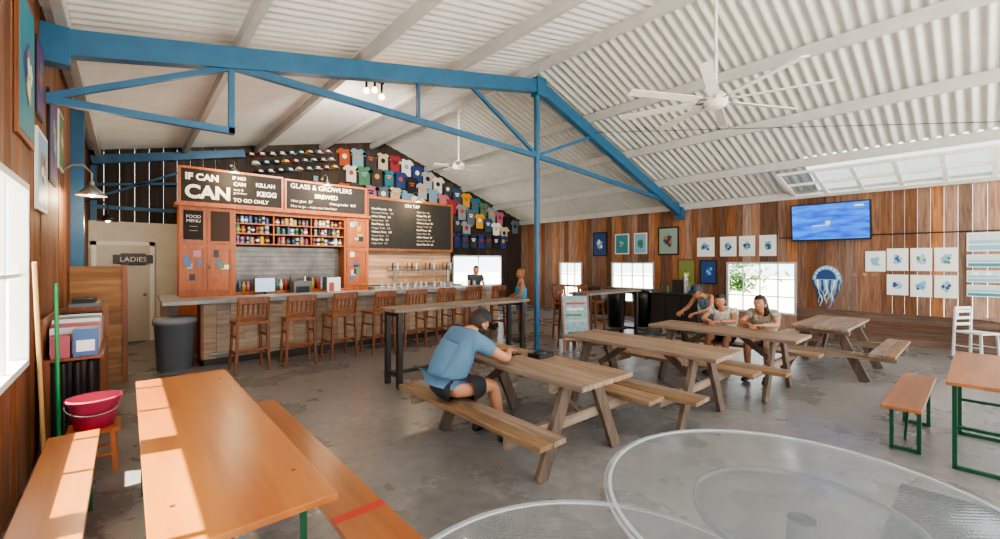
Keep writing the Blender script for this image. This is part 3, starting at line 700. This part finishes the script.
def head(parent,c,pitch,yaw,skm,hairm,style,capm=None,k=1,beard=None):
    M=Matrix.Translation(V(c))@Matrix.Rotation(yaw,4,'Z')@Matrix.Rotation(pitch,4,'Y')@Matrix.Scale(k,4)
    b=MB()
    def fn(p):
        p=p.copy()
        if p.z<0:
            p.y*=1-.32*(-p.z)**1.3;p.x=p.x*(1-.12*-p.z)+(.12*-p.z if p.x>-.3 else .25*-p.z)
        if p.x>.3 : p.x*=.94
        if p.x>.75 and abs(p.y)<.45 and .0<p.z<.25:p.x-=.05
        return p
    b.sph((0,0,0),(.096,.076,.118),skm,28,20,fn)
    b.add([(.084,0,.022),(.112,0,-.03),(.086,.017,-.036),(.086,-.017,-.036),(.088,0,-.042)],[(0,2,1),(0,1,3),(1,2,4),(1,4,3)],skm,True)
    EW=mat('eye_white','#e8e4dc',.3);IR=mat('iris','#2a1a12',.3);LP=mat('lips','#9a5048',.5);BR=mat('brow_brown','#6b4634',.7)
    for s in(-1,1):
        b.sph((.077,s*.03,.008),(.012,.012,.007),EW,10,8);b.sph((.0865,s*.03,.008),.0045,IR,8,6)
        b.sph((.084,s*.031,.027),(.006,.015,.0025),BR,8,6)
        b.sph((-.005,s*.078,-.008),(.02,.008,.032),skm,10,8)
    b.sph((.086,0,-.062),(.012,.024,.007),LP,10,6)
    if beard:b.sph((.018,0,-.045),(.088,.07,.085),beard,20,14,keep=lambda p:p.z<-.0 and p.x>-.03)
    b.sph((-.014,0,.018),(.103,.087,.118),hairm,24,16,keep=lambda p:not(p.x>.02 and p.z<.068) and p.z>-.075)
    if style=='long':
        b.sph((-.07,0,-.08),(.05,.08,.16),hairm,16,12)
    if style=='bun':b.sph((-.1,0,.08),(.045,.045,.04),hairm,12,8)
    if style=='pony':
        for i in range(5):b.sph((-.11-.012*i,0,.03-.045*i),(.03-.003*i,.03-.003*i,.04),hairm,10,8)
    if capm:
        b.sph((-.005,0,.035),(.108,.09,.1),capm,24,14,keep=lambda p:p.z>-.005)
        n=12;vs=[];
        for i in range(n+1):
            t=-1.1+2.2*i/n;vs.append((-.005+.1*math.cos(t),.085*math.sin(t),.035));vs.append((.02+.165*math.cos(t*.75),.085*math.sin(t),.022-.006*math.cos(t)))
        vs2=[(v[0],v[1],v[2]+.006) for v in vs]
        b.add(vs,[(2*i,2*i+1,2*i+3,2*i+2) for i in range(n)],capm,True);b.add(vs2,[(2*i,2*i+2,2*i+3,2*i+1) for i in range(n)],capm,True)
        b.sph((-.005,0,.136),.008,capm,8,6)
    b.build('head',parent=parent,M=M)
def person(name,loc,rz,J,skm,shirtm,shortm,hairm,style='short',sleeve=.55,leg=.85,capm=None,beard=None,pitch=0,yaw=0,k=1,w=1,pn=((0,0,-1),(0,0,-1)),hd=None,shoem=None,curl=.6,tw=1):
    e=empty(name,loc,rz)
    J={a:V(c) for a,c in J.items()}
    P=[J['pel'],J['spi'],J['che'],J['nek'],J['hea']-V((0.01,0,.07))]
    R=[.105*w,.09*w,.095*w,.06*w,.055*w];E=[(0,1),(1,2),(2,3),(3,4)]
    def chain(start,pts,rad):
        pr=start
        for p,r in zip(pts,rad):
            P.append(p);R.append(r);E.append((pr,len(P)-1));pr=len(P)-1
    for s in'lr':
        sh,el,wr=J['sh'+s],J['el'+s],J['wr'+s]
        chain(2,[sh,sh.lerp(el,.5),el,el.lerp(wr,.4),wr],[.05*w,.047*w,.041*w,.04*w,.026*w])
        hp,kn,an=J['hp'+s],J['kn'+s],J['an'+s]
        chain(0,[hp,hp.lerp(kn,.5),kn,kn.lerp(an,.35),an],[.085*w,.08*w,.057*w,.056*w,.036*w])
    skin('body',P,E,R,skm,e)
    P2=[J['pel'].lerp(J['spi'],-.05),J['pel'].lerp(J['spi'],.5),J['spi'],J['che'],J['che'].lerp(J['nek'],.7)];R2=[.165*w,.158*w*tw,.146*w*tw,.158*w*tw,.1*w];E2=[(0,1),(1,2),(2,3),(3,4)]
    if sleeve>0:
        for s in'lr':
            sh,el=J['sh'+s],J['el'+s];i=len(P2)
            P2+=[sh,sh.lerp(el,sleeve*.5),sh.lerp(el,sleeve)];R2+=[.084*w,.076*w,.07*w];E2+=[(3,i),(i,i+1),(i+1,i+2)]
    else:
        for s in'lr':
            i=len(P2);P2+=[J['che'].lerp(J['sh'+s],.6)];R2+=[.07*w];E2+=[(3,i)]
    skin('shirt',P2,E2,R2,shirtm,e,2,(2,))
    P3=[J['pel']+(J['spi']-J['pel'])*.15,J['pel']];R3=[.14*w,.146*w];E3=[(0,1)]
    for s in'lr':
        hp,kn=J['hp'+s],J['kn'+s];i=len(P3);P3+=[hp,hp.lerp(kn,.5*leg),hp.lerp(kn,leg)];R3+=[.112*w,.105*w,.092*w];E3+=[(1,i),(i,i+1),(i+1,i+2)]
    skin('shorts',P3,E3,R3,shortm,e,2,(1,))
    shoem=shoem or BLK
    for s,n_ in(('l','left'),('r','right')):
        an,to=J['an'+s],J['to'+s];d=(to-an);d.z=0;d=d.normalized()
        base=V((an.x,an.y,.045));skin('shoe_'+n_,[base-d*.05,base+d*.03+V((0,0,.005)),base+d*.13-V((0,0,.008)),base+d*.18-V((0,0,.012)),base+V((0,0,.05))],[(0,1),(1,2),(2,3),(1,4)],[(.04,.042),(.045,.045),(.042,.034),(.03,.026),(.042,.042)],shoem,e,2,(1,))
        wr,el=J['wr'+s],J['el'+s];dd=V(hd[0 if s=='l' else 1]) if hd else wr-el
        hand('hand_'+n_,wr,dd,pn[0 if s=='l' else 1],1 if s=='l' else -1,skm,e,curl)
    head(e,J['hea'],pitch,yaw,skm,hairm,style,capm,k,beard)
    return e
HB=mat('hair_brown','#2c1d14',.6);HBL=mat('hair_blonde','#8a6238',.6)
J=dict(pel=(0,0,.595),spi=(.05,0,.76),che=(.17,0,.93),nek=(.29,0,1.06),hea=(.40,0,1.125),
 shl=(.22,.2,1.0),ell=(.50,.29,.815),wrl=(.70,.10,.81),shr=(.22,-.2,1.0),elr=(.50,-.29,.815),wrr=(.68,-.08,.83),
 hpl=(.04,.1,.575),knl=(.44,.17,.56),anl=(.46,.18,.1),tol=(.6,.2,.05),hpr=(.04,-.1,.575),knr=(.44,-.17,.56),anr=(.52,-.18,.1),tor=(.65,-.2,.05))
man=person('seated_man',(2.14,3.22,0),-.1,J,SKIN,mat('tshirt_blue','#53748c',.85,0,.06,20,.2),mat('shorts_black','#232428',.8),HB,'short',.62,.85,mat('cap_black','#18191c',.7),HB,.6,0,1.0,1.1,((0,-.2,-1),(0,.2,-1)),((.7,-.6,0),(.8,.5,0)),None,.4,1.15)
b=MB();b.box(.74,.88,-.03,.05,.762,.772,BLK);b.build('phone',parent=man)
def stand(h=1,lean=0,arms=0):
    f=lambda x,y,z:(x*h,y*h,z*h)
    return dict(pel=f(0,0,.95),spi=f(.01+lean*.1,0,1.12),che=f(0+lean*.28,0,1.3-abs(lean)*.08),nek=f(lean*.45,0,1.46-lean*.17),hea=f(.02+lean*.6,0,1.58-lean*.25),
    shl=f(lean*.3,.17,1.38-lean*.1),ell=f(.06+lean*.45+arms*.1,.24,1.12-lean*.08),wrl=f(.25+lean*.55,.17,1.02-lean*.02+arms*.12),
    shr=f(lean*.3,-.17,1.38-lean*.1),elr=f(.06+lean*.45,-.24,1.12-lean*.08),wrr=f(.25+lean*.55,-.17,1.02-lean*.02),
    hpl=f(0,.09,.9),knl=f(.03,.1,.49),anl=f(-.02,.1,.09),tol=f(.1,.12,.04),hpr=f(0,-.09,.9),knr=f(.02,-.1,.49),anr=f(-.03,-.11,.09),tor=f(.1,-.13,.04))
person('woman_in_blue_top',(6.3,6.5,0),2.6,stand(.91),SKIN2,mat('top_lightblue','#4090b4',.8),mat('denim_shorts','#546a84',.8),HBL,'bun',0,.45,None,None,.1,.4,.95,.9)
person('bartender',(7.25,9.3,0),-1.9,stand(.95,.1),SKIN,mat('top_teal_dark','#3c4448',.8),mat('dark_pants','#23252a',.8),HB,'pony',.5,.95,None,None,.2,0,.95,.9)
person('leaning_woman',(7.62,3.12,0),2.9,stand(.86,.75),SKIN2,mat('top_pattern','#6f8a9a',.8,0,.5,25),mat('denim_light','#728aa4',.8),HB,'pony',0,.4,mat('cap_navy','#2a3444',.7),None,.3,0,.93,.85)
def sit():
    return dict(pel=(0,0,.57),spi=(.04,0,.72),che=(.11,0,.88),nek=(.19,0,1.0),hea=(.26,0,1.1),
    shl=(.13,.16,.96),ell=(.3,.23,.82),wrl=(.46,.08,.82),shr=(.13,-.16,.96),elr=(.3,-.23,.82),wrr=(.46,-.08,.82),
    hpl=(.03,.09,.56),knl=(.38,.13,.54),anl=(.36,.12,.1),tol=(.5,.13,.05),hpr=(.03,-.09,.56),knr=(.38,-.13,.54),anr=(.36,-.12,.1),tor=(.5,-.13,.05))
person('seated_woman',(7.05,2.66,0),math.pi,sit(),SKIN,mat('top_grey','#cfcac0',.8,0,.4,30),mat('skirt_dark','#33302f',.8),HB,'long',.4,.8,None,None,.35,.4,.95,.88)
person('seated_woman',(7.07,2.12,0),math.pi,sit(),SKIN,mat('top_floral','#958b7c',.8,0,.5,25),mat('shorts_tan','#8a7a60',.8),HB,'long',.5,.8,None,None,.2,-.3,.97,.92)
b=MB();b.box(-.1,.1,-.08,.08,0,.04,BLK);b.sph((.0,0,.04),(.09,.07,.03),BLK,12,8);b.build('black_pouch',(3.08,2.9,.761))
b=MB();LG=mat('leaf_green','#6f9a52',.6,0,.3,5)
for i in range(1500):
    c=V((16.0+random.uniform(-.6,.6),6.3+random.gauss(0,.65),.7+abs(random.gauss(0,.6))));a=random.uniform(0,6.28);u=V((math.cos(a),math.sin(a),random.uniform(-.5,.8)))*.17;p=u.cross(V((0,0,1))).normalized()*.06
    b.add([c-u,c+p,c+u,c-p],[(0,1,2,3)],LG)
b.cyl((16,6.2,-.12),(16,6.2,1.3),.05,.03,PICL,8);b.build('garden_shrub')
# ---------- lights / world
w=bpy.data.worlds.new('world');S.world=w;w.use_nodes=True;bg=w.node_tree.nodes['Background'];bg.inputs[0].default_value=(.92,.96,1,1);bg.inputs[1].default_value=2.9
l=bpy.data.lights.new('sun','SUN');l.energy=20;l.angle=.01;l.color=(1,.94,.82);o=bpy.data.objects.new('sun',l);COL.objects.link(o)
o.rotation_euler=V((.5,-.12,-.85)).to_track_quat('-Z','Y').to_euler();o.location=(-5,0,12)
c=bpy.data.cameras.new('camera');c.lens=15.3;c.sensor_width=36;c.shift_y=-.0075;c.clip_start=.05
o=bpy.data.objects.new('camera',c);COL.objects.link(o);o.location=(0,0,1.7);o.rotation_euler=(math.pi/2,0,-math.radians(41.27));S.camera=o
S.view_settings.view_transform='AgX'
S.view_settings.look='AgX - Medium High Contrast'
S.view_settings.exposure=.6
